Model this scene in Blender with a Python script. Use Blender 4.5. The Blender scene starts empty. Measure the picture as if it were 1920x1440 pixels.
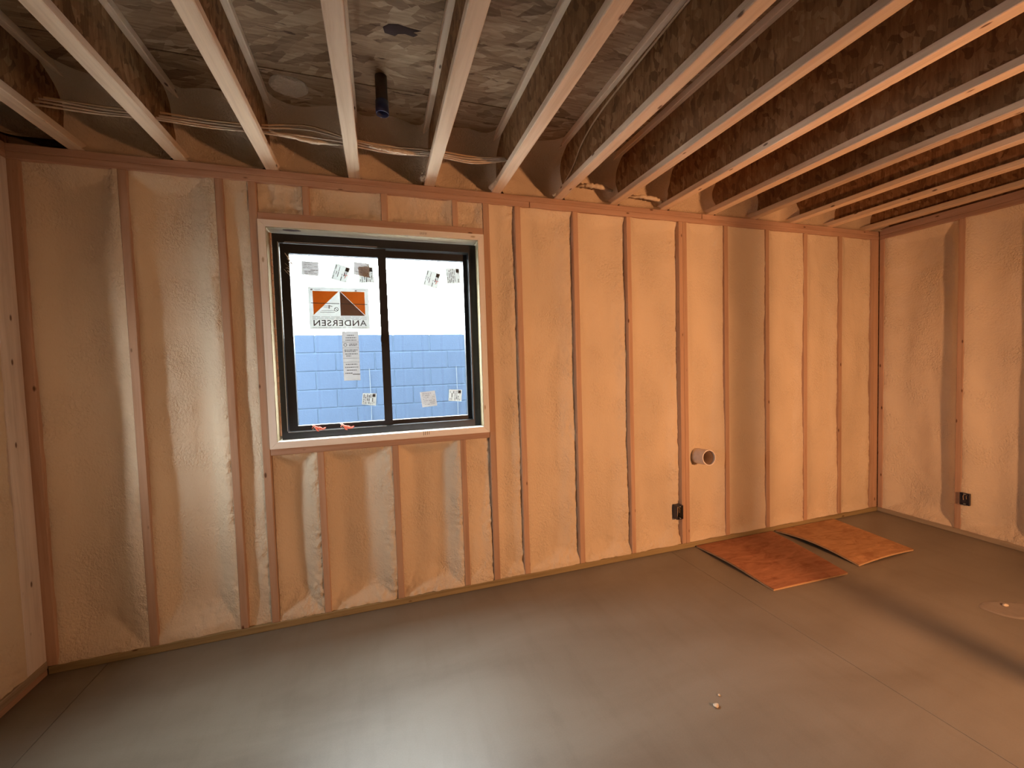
import bpy, bmesh, math, random
from mathutils import Vector, Matrix, noise

random.seed(7)
scene = bpy.context.scene
COL = scene.collection

# ------------------------------------------------------------------ camera
CAM_POS = Vector((0.0, -2.4996, 1.3976))
FWD = Vector((0.30438822, 0.95155556, -0.04347212))
RGT = Vector((0.9516207, -0.30578836, -0.03019148))
UPV = Vector((0.04202214, 0.03217904, 0.99859834))
cam_data = bpy.data.cameras.new('camera')
cam_data.sensor_width = 36.0
cam_data.lens = 36.0 * 776.0 / 1920.0
cam_data.clip_start = 0.02
cam = bpy.data.objects.new('camera', cam_data)
COL.objects.link(cam)
m = Matrix((RGT, UPV, -FWD)).transposed().to_4x4()
m.translation = CAM_POS
cam.matrix_world = m
scene.camera = cam

# ------------------------------------------------------------------ sky, exposure
world = bpy.data.worlds.new('overcast_sky')
scene.world = world
world.use_nodes = True
wbg = world.node_tree.nodes['Background']
wbg.inputs['Color'].default_value = (0.97, 0.99, 0.95, 1)
wbg.inputs['Strength'].default_value = 32.0
scene.view_settings.view_transform = 'Standard'
scene.view_settings.look = 'None'
scene.view_settings.gamma = 1.0
scene.view_settings.use_curve_mapping = False
scene.view_settings.exposure = 0.0
scene.cycles.adaptive_threshold = 0.15
scene.cycles.adaptive_min_samples = 20
scene.cycles.max_bounces = 5
scene.cycles.diffuse_bounces = 4
scene.cycles.glossy_bounces = 2
scene.cycles.transmission_bounces = 4
scene.cycles.transparent_max_bounces = 6
scene.cycles.caustics_reflective = False
scene.cycles.caustics_refractive = False

def portal(name, loc, rot, sx, sy):
    d = bpy.data.lights.new(name, 'AREA')
    d.shape = 'RECTANGLE'; d.size = sx; d.size_y = sy
    d.cycles.is_portal = True
    o = bpy.data.objects.new(name, d); COL.objects.link(o)
    o.location = loc; o.rotation_euler = rot
    return o
# the daylight comes in through the window and through an unseen left side window placed for raking light
OPEN_Y0, OPEN_Y1, OPEN_Z0, OPEN_Z1 = -0.575, -0.36, 0.94, 1.81
XL, XR, YB = -1.555, 4.205, -6.2
portal('window_daylight_portal', (0.04, 0.17, 1.6), (-math.pi / 2, 0, 0), 1.2, 1.2)
portal('unseen_side_window_portal', (XL - 0.15, (OPEN_Y0 + OPEN_Y1) / 2, (OPEN_Z0 + OPEN_Z1) / 2), (0, -math.pi / 2, 0), OPEN_Z1 - OPEN_Z0, OPEN_Y1 - OPEN_Y0)

# ------------------------------------------------------------------ materials
def new_mat(name):
    mt = bpy.data.materials.new(name); mt.use_nodes = True
    nt = mt.node_tree
    return mt, nt, nt.nodes['Principled BSDF']

def nd(nt, kind, **kw):
    n = nt.nodes.new(kind)
    for k, v in kw.items():
        setattr(n, k, v)
    return n

def ramp(nt, stops):
    r = nd(nt, 'ShaderNodeValToRGB')
    e = r.color_ramp.elements
    while len(e) > 1:
        e.remove(e[-1])
    e[0].position = stops[0][0]; e[0].color = (*stops[0][1], 1)
    for p, c in stops[1:]:
        x = e.new(p); x.color = (*c, 1)
    return r

def mixc(nt, a, b, fac, blend='MIX'):
    n = nd(nt, 'ShaderNodeMix', data_type='RGBA', blend_type=blend)
    for sock, v in ((n.inputs[0], fac), (n.inputs[6], a), (n.inputs[7], b)):
        if hasattr(v, 'default_value') or hasattr(v, 'is_linked'):
            nt.links.new(v, sock)
        elif isinstance(v, (int, float)):
            sock.default_value = v
        else:
            sock.default_value = (*v, 1)
    return n.outputs[2]

def coords(nt, scale=(1, 1, 1), rot=(0, 0, 0), jitter=0.0):
    tc = nd(nt, 'ShaderNodeTexCoord')
    out = tc.outputs['Object']
    if jitter:
        oi = nd(nt, 'ShaderNodeObjectInfo')
        mu = nd(nt, 'ShaderNodeMath', operation='MULTIPLY'); mu.inputs[1].default_value = jitter
        nt.links.new(oi.outputs['Random'], mu.inputs[0])
        va = nd(nt, 'ShaderNodeVectorMath', operation='ADD')
        nt.links.new(out, va.inputs[0]); nt.links.new(mu.outputs[0], va.inputs[1])
        out = va.outputs[0]
    mp = nd(nt, 'ShaderNodeMapping')
    mp.inputs['Scale'].default_value = scale
    mp.inputs['Rotation'].default_value = rot
    nt.links.new(out, mp.inputs['Vector'])
    return mp.outputs[0]

def noise_tex(nt, vec, scale, detail=4.0, rough=0.55, dist=0.0):
    n = nd(nt, 'ShaderNodeTexNoise')
    n.inputs['Scale'].default_value = scale
    n.inputs['Detail'].default_value = detail
    n.inputs['Roughness'].default_value = rough
    n.inputs['Distortion'].default_value = dist
    nt.links.new(vec, n.inputs['Vector'])
    return n.outputs['Fac']

def bump(nt, bsdf, height, strength, dist=0.01):
    b = nd(nt, 'ShaderNodeBump')
    b.inputs['Strength'].default_value = strength
    b.inputs['Distance'].default_value = dist
    nt.links.new(height, b.inputs['Height'])
    nt.links.new(b.outputs[0], bsdf.inputs['Normal'])

def simple(name, col, rough=0.6, metal=0.0, spec=None):
    mt, nt, b = new_mat(name)
    v = coords(nt)
    f = noise_tex(nt, v, 35.0, 1.0)
    c = mixc(nt, tuple(x * 0.86 for x in col), tuple(min(1, x * 1.1) for x in col), f)
    nt.links.new(c, b.inputs['Base Color'])
    b.inputs['Roughness'].default_value = rough
    b.inputs['Metallic'].default_value = metal
    if spec is not None:
        b.inputs['Specular IOR Level'].default_value = spec
    return mt

def lumber(name, axis, light, dark, knot=(0.09, 0.035, 0.015), white=0.0):
    """sawn softwood, grain along the given axis (0 x, 1 y, 2 z)"""
    mt, nt, b = new_mat(name)
    sc = [22.0, 22.0, 22.0]; sc[axis] = 1.1
    v = coords(nt, tuple(sc), jitter=37.0)
    g = noise_tex(nt, v, 1.6, 4.0, 0.6, 0.6)
    r = ramp(nt, [(0.30, dark), (0.52, light), (0.75, tuple(min(1, x * 1.12) for x in light))])
    nt.links.new(g, r.inputs[0])
    # board to board tone
    oi = nd(nt, 'ShaderNodeObjectInfo')
    tone = ramp(nt, [(0.0, (0.80, 0.80, 0.80)), (1.0, (1.0, 1.0, 1.0))])
    nt.links.new(oi.outputs['Random'], tone.inputs[0])
    c = mixc(nt, r.outputs[0], tone.outputs[0], 1.0, 'MULTIPLY')
    # knots
    ks = [15.0, 15.0, 15.0]; ks[axis] = 6.0
    vo = nd(nt, 'ShaderNodeTexVoronoi')
    vo.inputs['Scale'].default_value = 1.0
    nt.links.new(coords(nt, tuple(ks), jitter=91.0), vo.inputs['Vector'])
    kr = ramp(nt, [(0.0, (1, 1, 1)), (0.06, (1, 1, 1)), (0.11, (0, 0, 0))])
    nt.links.new(vo.outputs['Distance'], kr.inputs[0])
    kf = nd(nt, 'ShaderNodeRGBToBW'); nt.links.new(kr.outputs[0], kf.inputs[0])
    km = nd(nt, 'ShaderNodeMath', operation='MULTIPLY'); km.inputs[1].default_value = 0.85
    nt.links.new(kf.outputs[0], km.inputs[0])
    c = mixc(nt, c, knot, km.outputs[0])
    nt.links.new(c, b.inputs['Base Color'])
    b.inputs['Roughness'].default_value = 0.72
    b.inputs['Specular IOR Level'].default_value = 0.25
    return mt

def osb(name, ax_u, ax_v, long_=4.0, short_=30.0, bright=1.0, crack=0.8, tint=(1, 1, 1)):
    """strand board: ragged overlapping strands lying mostly along axis ax_u"""
    mt, nt, b = new_mat(name)
    other = 3 - ax_u - ax_v
    # ragged edges: push the coordinates about with fine noise
    tc = coords(nt, jitter=13.0)
    wn = nd(nt, 'ShaderNodeTexNoise'); wn.inputs['Scale'].default_value = 26.0; wn.inputs['Detail'].default_value = 4.0
    nt.links.new(tc, wn.inputs['Vector'])
    sub = nd(nt, 'ShaderNodeVectorMath', operation='SUBTRACT'); sub.inputs[1].default_value = (0.5, 0.5, 0.5)
    nt.links.new(wn.outputs['Color'], sub.inputs[0])
    scl = nd(nt, 'ShaderNodeVectorMath', operation='SCALE'); scl.inputs['Scale'].default_value = 0.020
    nt.links.new(sub.outputs[0], scl.inputs[0])
    add = nd(nt, 'ShaderNodeVectorMath', operation='ADD'); nt.links.new(tc, add.inputs[0]); nt.links.new(scl.outputs[0], add.inputs[1])
    base = None; hsum = None
    k = bright
    cols = [tuple(c * k * t for c, t in zip(q, tint)) for q in ((0.20, 0.125, 0.072), (0.33, 0.22, 0.135), (0.375, 0.258, 0.16), (0.48, 0.355, 0.235))]
    for i, (ang, lo, sh) in enumerate(((0.10, long_, short_), (-0.30, long_ * 1.3, short_ * 0.8), (0.55, long_ * 1.6, short_ * 0.9))):
        rot = [0, 0, 0]; rot[other] = ang
        mr = nd(nt, 'ShaderNodeMapping'); mr.inputs['Rotation'].default_value = rot; nt.links.new(add.outputs[0], mr.inputs['Vector'])
        mp = nd(nt, 'ShaderNodeMapping')
        sc = [2.0, 2.0, 2.0]; sc[ax_u] = lo; sc[ax_v] = sh
        mp.inputs['Scale'].default_value = sc
        mp.inputs['Location'].default_value = (i * 7.3, i * 3.1, i)
        nt.links.new(mr.outputs[0], mp.inputs['Vector'])
        vo = nd(nt, 'ShaderNodeTexVoronoi'); vo.inputs['Scale'].default_value = 1.0
        nt.links.new(mp.outputs[0], vo.inputs['Vector'])
        sp = nd(nt, 'ShaderNodeSeparateColor'); nt.links.new(vo.outputs['Color'], sp.inputs[0])
        rr = ramp(nt, [(0.0, cols[0]), (0.3, cols[1]), (0.75, cols[2]), (1.0, cols[3])])
        nt.links.new(sp.outputs[0], rr.inputs[0])
        if base is None:
            base = rr.outputs[0]; hsum = sp.outputs[1]
        else:
            gt = nd(nt, 'ShaderNodeMath', operation='GREATER_THAN'); gt.inputs[1].default_value = 0.55
            nt.links.new(sp.outputs[2], gt.inputs[0])
            base = mixc(nt, base, rr.outputs[0], gt.outputs[0])
    # wood streaks inside the strands
    sc = [1.0, 1.0, 1.0]; sc[ax_u] = 5.0; sc[ax_v] = 90.0
    mp = nd(nt, 'ShaderNodeMapping'); mp.inputs['Scale'].default_value = sc; nt.links.new(add.outputs[0], mp.inputs['Vector'])
    st = noise_tex(nt, mp.outputs[0], 1.0, 3.0, 0.65)
    sr = ramp(nt, [(0.32, (0.62, 0.58, 0.54)), (0.62, (1.0, 1.0, 1.0))]); nt.links.new(st, sr.inputs[0])
    base = mixc(nt, base, sr.outputs[0], 0.8, 'MULTIPLY')
    # dark splits along the strands
    sc = [1.0, 1.0, 1.0]; sc[ax_u] = 7.0; sc[ax_v] = 46.0
    mp = nd(nt, 'ShaderNodeMapping'); mp.inputs['Scale'].default_value = sc; nt.links.new(add.outputs[0], mp.inputs['Vector'])
    cn = noise_tex(nt, mp.outputs[0], 1.0, 3.0, 0.55, 0.4)
    cr = ramp(nt, [(0.29, (1, 1, 1)), (0.345, (0, 0, 0))]); nt.links.new(cn, cr.inputs[0])
    cm = nd(nt, 'ShaderNodeMath', operation='MULTIPLY'); cm.inputs[1].default_value = crack
    bwc = nd(nt, 'ShaderNodeRGBToBW'); nt.links.new(cr.outputs[0], bwc.inputs[0]); nt.links.new(bwc.outputs[0], cm.inputs[0])
    base = mixc(nt, base, (0.06, 0.028, 0.016), cm.outputs[0])
    nt.links.new(base, b.inputs['Base Color'])
    b.inputs['Roughness'].default_value = 0.78
    b.inputs['Specular IOR Level'].default_value = 0.2
    return mt

def foam_mat(name, col):
    mt, nt, b = new_mat(name)
    v = coords(nt)
    big = noise_tex(nt, coords(nt, (1.6, 1.6, 0.6)), 2.0, 1.0)
    r = ramp(nt, [(0.3, tuple(x * 0.90 for x in col)), (0.7, tuple(min(1, x * 1.04) for x in col))])
    nt.links.new(big, r.inputs[0])
    nt.links.new(r.outputs[0], b.inputs['Base Color'])
    b.inputs['Roughness'].default_value = 0.62
    b.inputs['Specular IOR Level'].default_value = 0.35
    f1 = noise_tex(nt, coords(nt, (1.0, 1.0, 0.8)), 95.0, 1.0, 0.6, 0.4)
    patch = noise_tex(nt, v, 5.0, 0.0)
    pr = ramp(nt, [(0.38, (0.25, 0.25, 0.25)), (0.66, (1, 1, 1))]); nt.links.new(patch, pr.inputs[0])
    mm = nd(nt, 'ShaderNodeMath', operation='MULTIPLY')
    nt.links.new(f1, mm.inputs[0]); nt.links.new(pr.outputs[0], mm.inputs[1])
    bump(nt, b, mm.outputs[0], 0.8, 0.010)
    return mt

M = {}
WOOD_L, WOOD_D = (0.60, 0.40, 0.25), (0.47, 0.29, 0.165)
M['stud_z'] = lumber('sawn_lumber_upright', 2, (0.56, 0.37, 0.26), (0.48, 0.30, 0.20))
M['stud_x'] = lumber('sawn_lumber_across', 0, (0.52, 0.34, 0.25), (0.44, 0.27, 0.19))
M['stud_y'] = lumber('sawn_lumber_deep', 1, (0.52, 0.34, 0.25), (0.44, 0.27, 0.19))
M['flange'] = lumber('joist_flange_lumber', 1, (0.84, 0.67, 0.50), (0.72, 0.54, 0.38))
M['pressure'] = lumber('treated_lumber_across', 0, (0.40, 0.31, 0.16), (0.29, 0.22, 0.11))
M['pressure_y'] = lumber('treated_lumber_deep', 1, (0.40, 0.33, 0.24), (0.28, 0.22, 0.16))
M['white_x'] = lumber('pale_buck_board_across', 0, (0.97, 0.96, 0.92), (0.88, 0.86, 0.80), knot=(0.45, 0.38, 0.28))
M['white_z'] = lumber('pale_buck_board_upright', 2, (0.97, 0.96, 0.92), (0.88, 0.86, 0.80), knot=(0.45, 0.38, 0.28))
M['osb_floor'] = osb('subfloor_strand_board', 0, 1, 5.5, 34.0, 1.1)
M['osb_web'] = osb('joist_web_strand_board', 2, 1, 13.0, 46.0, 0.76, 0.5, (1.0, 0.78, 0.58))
M['osb_wall'] = osb('sheathing_strand_board', 0, 2, 5.0, 30.0, 0.8)
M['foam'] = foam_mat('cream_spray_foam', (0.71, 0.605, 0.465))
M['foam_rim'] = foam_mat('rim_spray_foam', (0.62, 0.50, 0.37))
M['black'] = simple('black_window_vinyl', (0.022, 0.024, 0.027), 0.38)
M['strip'] = simple('grey_edge_glint', (0.45, 0.47, 0.50), 0.35)
M['pvc'] = simple('white_pvc', (0.80, 0.72, 0.66), 0.35)
M['pvc_in'] = simple('pvc_bore_shade', (0.24, 0.165, 0.12), 0.6)  # shade and dust inside the pipe put into a darker colour
M['box'] = simple('dark_blue_box_plastic', (0.035, 0.032, 0.045), 0.5)
M['paper'] = None
M['steel'] = simple('painted_steel', (0.35, 0.06, 0.04), 0.5)
M['steel_grey'] = simple('grey_steel', (0.30, 0.30, 0.31), 0.45, 0.6)
M['yellow'] = simple('yellow_housing', (0.75, 0.50, 0.05), 0.45)
M['cable'] = simple('cream_cable_jacket', (0.62, 0.50, 0.38), 0.5)
M['cable_y'] = simple('tan_cable_jacket', (0.55, 0.38, 0.22), 0.5)
M['abs'] = simple('brown_black_pipe', (0.085, 0.06, 0.05), 0.5)
M['blue'] = simple('blue_daylight_glint', (0.05, 0.07, 0.19), 0.4)
M['dark'] = simple('torn_wood_and_dark_gaps', (0.035, 0.014, 0.012), 0.9)
M['red'] = simple('red_plastic_scrap', (0.75, 0.16, 0.10), 0.5)
M['web'] = simple('dusty_cobweb', (0.75, 0.75, 0.72), 0.8)
M['ground'] = simple('pale_bounce_ground', (0.50, 0.50, 0.50), 0.9)  # unseen ground, made pale to bounce daylight up to the joists
M['mortar'] = simple('outside_mortar', (0.020, 0.042, 0.076), 0.9)
M['line'] = simple('pale_blue_line', (0.045, 0.060, 0.075), 0.6)
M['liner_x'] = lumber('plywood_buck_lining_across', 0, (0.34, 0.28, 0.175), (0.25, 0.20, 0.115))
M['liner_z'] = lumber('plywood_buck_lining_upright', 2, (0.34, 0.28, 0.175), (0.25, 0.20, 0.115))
M['screw'] = simple('dark_mark', (0.05, 0.03, 0.02), 0.8)

def block_mat():
    mt, nt, b = new_mat('blue_grey_concrete_block')
    v = coords(nt)
    f = noise_tex(nt, v, 60.0, 4.0, 0.7)
    oi = nd(nt, 'ShaderNodeObjectInfo')
    tone = ramp(nt, [(0.0, (0.0078, 0.0218, 0.050)), (1.0, (0.0098, 0.025, 0.055))])
    nt.links.new(oi.outputs['Random'], tone.inputs[0])
    c = mixc(nt, tone.outputs[0], (0.0125, 0.0295, 0.061), f)
    nt.links.new(c, b.inputs['Base Color']); b.inputs['Roughness'].default_value = 0.9
    bump(nt, b, f, 0.4, 0.006)
    return mt
M['block'] = block_mat()

def paper_mat(name, col, through=0.30):
    mt, nt, b = new_mat(name)
    out = nt.nodes['Material Output']
    f = noise_tex(nt, coords(nt), 60.0, 3.0)
    c = mixc(nt, tuple(x * 0.9 for x in col), col, f)
    nt.links.new(c, b.inputs['Base Color']); b.inputs['Roughness'].default_value = 0.8
    tr = nd(nt, 'ShaderNodeBsdfTranslucent'); nt.links.new(c, tr.inputs['Color'])
    mx = nd(nt, 'ShaderNodeMixShader'); mx.inputs[0].default_value = through
    nt.links.new(b.outputs[0], mx.inputs[1]); nt.links.new(tr.outputs[0], mx.inputs[2])
    nt.links.new(mx.outputs[0], out.inputs['Surface'])
    return mt
M['paper'] = paper_mat('label_paper', (0.66, 0.70, 0.70))
M['paper_tan'] = paper_mat('tan_label_paper', (0.58, 0.60, 0.61))
M['ink'] = paper_mat('grey_ink', (0.13, 0.135, 0.14))
M['ink_pale'] = paper_mat('pale_grey_ink', (0.36, 0.37, 0.38))
M['orange'] = paper_mat('orange_ink', (1.0, 0.42, 0.09), 0.5)
M['brown'] = paper_mat('brown_ink', (0.27, 0.19, 0.15))
M['redink'] = paper_mat('red_ink', (0.75, 0.12, 0.10))

def glass_mat():
    mt, nt, b = new_mat('window_glass')
    out = nt.nodes['Material Output']; nt.nodes.remove(b)
    t = nd(nt, 'ShaderNodeBsdfTransparent'); t.inputs['Color'].default_value = (0.95, 0.98, 1.0, 1)
    g = nd(nt, 'ShaderNodeBsdfGlossy'); g.inputs['Roughness'].default_value = 0.02
    m2 = nd(nt, 'ShaderNodeMixShader'); m2.inputs[0].default_value = 0.04
    nt.links.new(t.outputs[0], m2.inputs[1]); nt.links.new(g.outputs[0], m2.inputs[2])
    nt.links.new(m2.outputs[0], out.inputs['Surface'])
    return mt
M['glass'] = glass_mat()

def floor_mat():
    mt, nt, b = new_mat('dusty_grey_concrete')
    v = coords(nt)
    big = noise_tex(nt, coords(nt, (0.6, 1.4, 1)), 1.6, 4.0, 0.6, 0.4)
    fine = noise_tex(nt, v, 160.0, 3.0, 0.7)
    streak = noise_tex(nt, coords(nt, (6.0, 1.2, 1), (0, 0, 0.5)), 2.0, 4.0, 0.6)
    r = ramp(nt, [(0.30, (0.19, 0.165, 0.13)), (0.55, (0.245, 0.22, 0.18)), (0.8, (0.285, 0.26, 0.22))])
    nt.links.new(big, r.inputs[0])
    c = mixc(nt, r.outputs[0], (0.60, 0.56, 0.52), fine, 'MULTIPLY')
    c2 = mixc(nt, r.outputs[0], c, 0.45)
    sr = ramp(nt, [(0.25, (0.86, 0.84, 0.81)), (0.50, (1, 1, 1))]); nt.links.new(streak, sr.inputs[0])
    c3 = mixc(nt, c2, sr.outputs[0], 0.6, 'MULTIPLY')
    nt.links.new(c3, b.inputs['Base Color'])
    rr = ramp(nt, [(0.3, (0.40, 0.40, 0.40)), (0.7, (0.52, 0.52, 0.52))]); nt.links.new(big, rr.inputs[0])
    nt.links.new(rr.outputs[0], b.inputs['Roughness'])
    b.inputs['Specular IOR Level'].default_value = 0.7
    return mt
M['floor'] = floor_mat()

def ply_mat(name, light, dark, rot):
    mt, nt, b = new_mat(name)
    g = noise_tex(nt, coords(nt, (2.5, 14.0, 1), (0, 0, rot)), 1.6, 5.0, 0.6, 1.6)
    st = noise_tex(nt, coords(nt, (3.0, 5.0, 1)), 2.4, 4.0, 0.6, 1.0)
    r = ramp(nt, [(0.32, dark), (0.5, light), (0.72, tuple(x * 1.25 for x in light))])
    nt.links.new(g, r.inputs[0])
    sr = ramp(nt, [(0.34, (0.72, 0.60, 0.54)), (0.50, (1, 1, 1))]); nt.links.new(st, sr.inputs[0])
    c = mixc(nt, r.outputs[0], sr.outputs[0], 0.75, 'MULTIPLY')
    nt.links.new(c, b.inputs['Base Color']); b.inputs['Roughness'].default_value = 0.65
    b.inputs['Specular IOR Level'].default_value = 0.25
    return mt
M['ply_red'] = ply_mat('red_stained_plywood', (0.40, 0.18, 0.095), (0.33, 0.135, 0.068), 1.2)
M['ply_tan'] = ply_mat('tan_plywood', (0.46, 0.25, 0.12), (0.38, 0.19, 0.085), 1.1)
M['ply_edge'] = simple('plywood_edge', (0.55, 0.36, 0.20), 0.8)

# ------------------------------------------------------------------ mesh helpers
def box(bm, x0, x1, y0, y1, z0, z1):
    v = [bm.verts.new(p) for p in ((x0, y0, z0), (x1, y0, z0), (x1, y1, z0), (x0, y1, z0),
                                   (x0, y0, z1), (x1, y0, z1), (x1, y1, z1), (x0, y1, z1))]
    for f in ((3, 2, 1, 0), (4, 5, 6, 7), (0, 1, 5, 4), (1, 2, 6, 5), (2, 3, 7, 6), (3, 0, 4, 7)):
        bm.faces.new([v[i] for i in f])

def boxbm(*a, bev=0.0):
    bm = bmesh.new(); box(bm, *a)
    if bev:
        bmesh.ops.bevel(bm, geom=bm.edges[:], offset=bev, segments=1, affect='EDGES')
    return bm

def tube(bm, pts, r, seg=8, cap=True, radii=None):
    pts = [Vector(p) for p in pts]
    rings = []
    n = len(pts)
    ref = Vector((0, 0, 1))
    for i, p in enumerate(pts):
        d = (pts[min(i + 1, n - 1)] - pts[max(i - 1, 0)]).normalized()
        if abs(d.dot(ref)) > 0.95:
            ref2 = Vector((1, 0, 0))
        else:
            ref2 = ref
        a = d.cross(ref2).normalized(); b = d.cross(a).normalized()
        rr = radii[i] if radii else r
        rings.append([bm.verts.new(p + (a * math.cos(t) + b * math.sin(t)) * rr) for t in [2 * math.pi * k / seg for k in range(seg)]])
    for i in range(n - 1):
        for k in range(seg):
            bm.faces.new((rings[i][k], rings[i][(k + 1) % seg], rings[i + 1][(k + 1) % seg], rings[i + 1][k]))
    if cap:
        bm.faces.new(rings[0][::-1]); bm.faces.new(rings[-1])

def mesh_of(name, bm, mat, smooth=False):
    bmesh.ops.recalc_face_normals(bm, faces=bm.faces[:])
    me = bpy.data.meshes.new(name); bm.to_mesh(me); bm.free()
    me.materials.append(mat)
    if smooth:
        for p in me.polygons:
            p.use_smooth = True
    return me

def place(name, me, parent=None, loc=(0, 0, 0), rot=None):
    o = bpy.data.objects.new(name, me); COL.objects.link(o)
    o.location = loc
    if rot:
        o.rotation_euler = rot
    if parent is not None:
        o.parent = parent
        o.matrix_parent_inverse = Matrix.Translation(-parent.location) if parent.parent is None else Matrix.Translation(-parent.location) 
    return o

def obj(name, bm, mat, parent=None, smooth=False):
    return place(name, mesh_of(name, bm, mat, smooth), parent)

def tag(o, label=None, cat=None, group=None, kind=None):
    if label: o['label'] = label
    if cat: o['category'] = cat
    if group: o['group'] = group
    if kind: o['kind'] = kind
    return o

def empty(name, loc, label=None, cat=None, group=None, kind=None):
    o = bpy.data.objects.new(name, None); COL.objects.link(o); o.location = loc
    o.empty_display_size = 0.1
    return tag(o, label, cat, group, kind)

def struct(name, bm, mat, label=None):
    o = obj(name, bm, mat); o['kind'] = 'structure'
    if label: o['label'] = label
    return o

def ss(a, b, x):
    t = max(0.0, min(1.0, (x - a) / (b - a))); return t * t * (3 - 2 * t)

# ------------------------------------------------------------------ dimensions
HT = 2.40            # underside of the top plates
ZJ = 2.47            # underside of the joists
ZS = 2.772           # underside of the subfloor
WX0, WX1, WZ0, WZ1 = -0.572, 0.642, 0.990, 2.205   # window buck outside edges
ST = 0.038

# ------------------------------------------------------------------ floor
bm = boxbm(XL - 0.3, XR + 0.3, YB - 0.2, 0.16, -0.20, -0.012)
floor = struct('floor', bm, M['dark'], 'dusty grey concrete floor with straight control joints')
cuts = [XL - 0.3, -1.326, 1.985, XR + 0.3]
for i in range(3):
    for (y0, y1) in ((-3.6, 0.16), (YB - 0.2, -3.6)):
        g = 0.0012
        obj('slab', boxbm(cuts[i] + g, cuts[i + 1] - g, y0 + g, y1 - g, -0.05, 0.0), M['floor'], floor)

# chipped oval patch near the right edge of the view
def blob_disc(bm, cx, cy, z, rx, ry, h, n=28, seed=0, rot=0.0):
    rings = []
    for j, (s, hh) in enumerate(((1.0, 0.0), (0.9, 1.0), (0.72, 0.45), (0.4, 0.3))):
        ring = []
        for k in range(n):
            t = 2 * math.pi * k / n
            w = 1 + 0.14 * noise.noise((math.cos(t) * 1.7 + seed, math.sin(t) * 1.7, seed * 0.7 + j * 0.15))
            x, y = math.cos(t) * rx * s * w, math.sin(t) * ry * s * w
            xx = x * math.cos(rot) - y * math.sin(rot); yy = x * math.sin(rot) + y * math.cos(rot)
            hv = hh * (0.6 + 0.6 * noise.noise((xx * 30 + seed, yy * 30, 1.0)))
            ring.append(bm.verts.new((cx + xx, cy + yy, z + h * max(0.0, hv))))
        rings.append(ring)
    for a, b in zip(rings, rings[1:]):
        for k in range(n):
            bm.faces.new((a[k], a[(k + 1) % n], b[(k + 1) % n], b[k]))
    bm.faces.new(rings[-1])
bm = bmesh.new(); blob_disc(bm, 3.20, -1.235, 0.0005, 0.14, 0.085, 0.006, seed=3, rot=-0.3)
M['chip'] = simple('chipped_concrete', (0.27, 0.23, 0.19), 0.85)
obj('chipped_patch', bm, M['chip'], floor, True)

# ------------------------------------------------------------------ back wall
bm = bmesh.new()
YS = 0.145
for a in ((XL - 0.2, WX0 + 0.02, 0.0, 2.82), (WX1 - 0.02, XR + 0.2, 0.0, 2.82), (WX0 + 0.02, WX1 - 0.02, 0.0, WZ0 + 0.02), (WX0 + 0.02, WX1 - 0.02, WZ1 - 0.02, 2.82)):
    box(bm, a[0], a[1], YS, YS + 0.03, a[2], a[3])
wall_back = struct('wall_back', bm, M['osb_wall'], 'stud wall packed with cream spray foam around a window')
SD = 0.14   # stud depth

stud_cache = {}
def stud(parent, x0, w, z0, z1, axis='y', plane=0.0, sgn=1, mat='stud_z'):
    """an upright stud, its room face on the wall plane; axis is the wall's normal"""
    key = (round(w, 4), round(z1 - z0, 4), axis, sgn, mat)
    if key not in stud_cache:
        if axis == 'y':
            b_ = boxbm(0, w, 0, SD, 0, z1 - z0, bev=0.003)
        else:
            b_ = boxbm(*( (0, SD) if sgn > 0 else (-SD, 0) ), 0, w, 0, z1 - z0, bev=0.003)
        stud_cache[key] = mesh_of('stud', b_, M[mat])
    loc = (x0, plane, z0) if axis == 'y' else (plane, x0, z0)
    return place('stud', stud_cache[key], parent, loc)

def plate(parent, a, axis='y', mat='stud_x', name='plate'):
    return obj(name, boxbm(*a, bev=0.003), M[mat], parent)

BP = 0.038
plate(wall_back, (XL, XR, -0.002, SD, 0.0, BP), mat='pressure', name='bottom_plate')
plate(wall_back, (XL - 0.1, 0.95, 0.0, SD, HT, HT + 0.034), name='top_plate')
plate(wall_back, (0.953, XR, 0.0, SD, HT, HT + 0.034), name='top_plate')
plate(wall_back, (XL - 0.1, 2.30, 0.001, SD, HT + 0.0345, ZJ - 0.0005), name='top_plate')
plate(wall_back, (2.303, XR, 0.001, SD, HT + 0.0345, ZJ - 0.0005), name='top_plate')
BACK_STUDS = [(-1.565, 0.048), (-1.157, ST), (-0.759, ST), (-0.612, ST), (0.6445, 0.040), (0.851, ST), (1.252, ST), (1.660, ST - 0.004),
              (2.092, 0.035), (2.1275, 0.035), (2.502, ST), (2.908, ST), (3.316, ST), (3.716, ST), (4.112, ST), (4.151, 0.053)]
for x0, w in BACK_STUDS:
    stud(wall_back, x0, w, BP, HT)
# window framing: sill and header pieces with cripples
plate(wall_back, (WX0 - 0.001, WX1 + 0.001, 0.0, SD, 0.953, WZ0 - 0.001), name='rough_sill')
plate(wall_back, (WX0 - 0.001, WX1 + 0.001, 0.0, SD, WZ1 + 0.001, 2.246), name='header')
LOWC = [(-0.347, 0.036), (0.052, ST), (0.455, 0.036)]
UPC = [(-0.356, 0.035), (0.049, ST), (0.456, 0.034)]
for x0, w in LOWC: stud(wall_back, x0, w, BP, 0.953)
for x0, w in UPC: stud(wall_back, x0, w, 2.246, HT)

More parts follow.
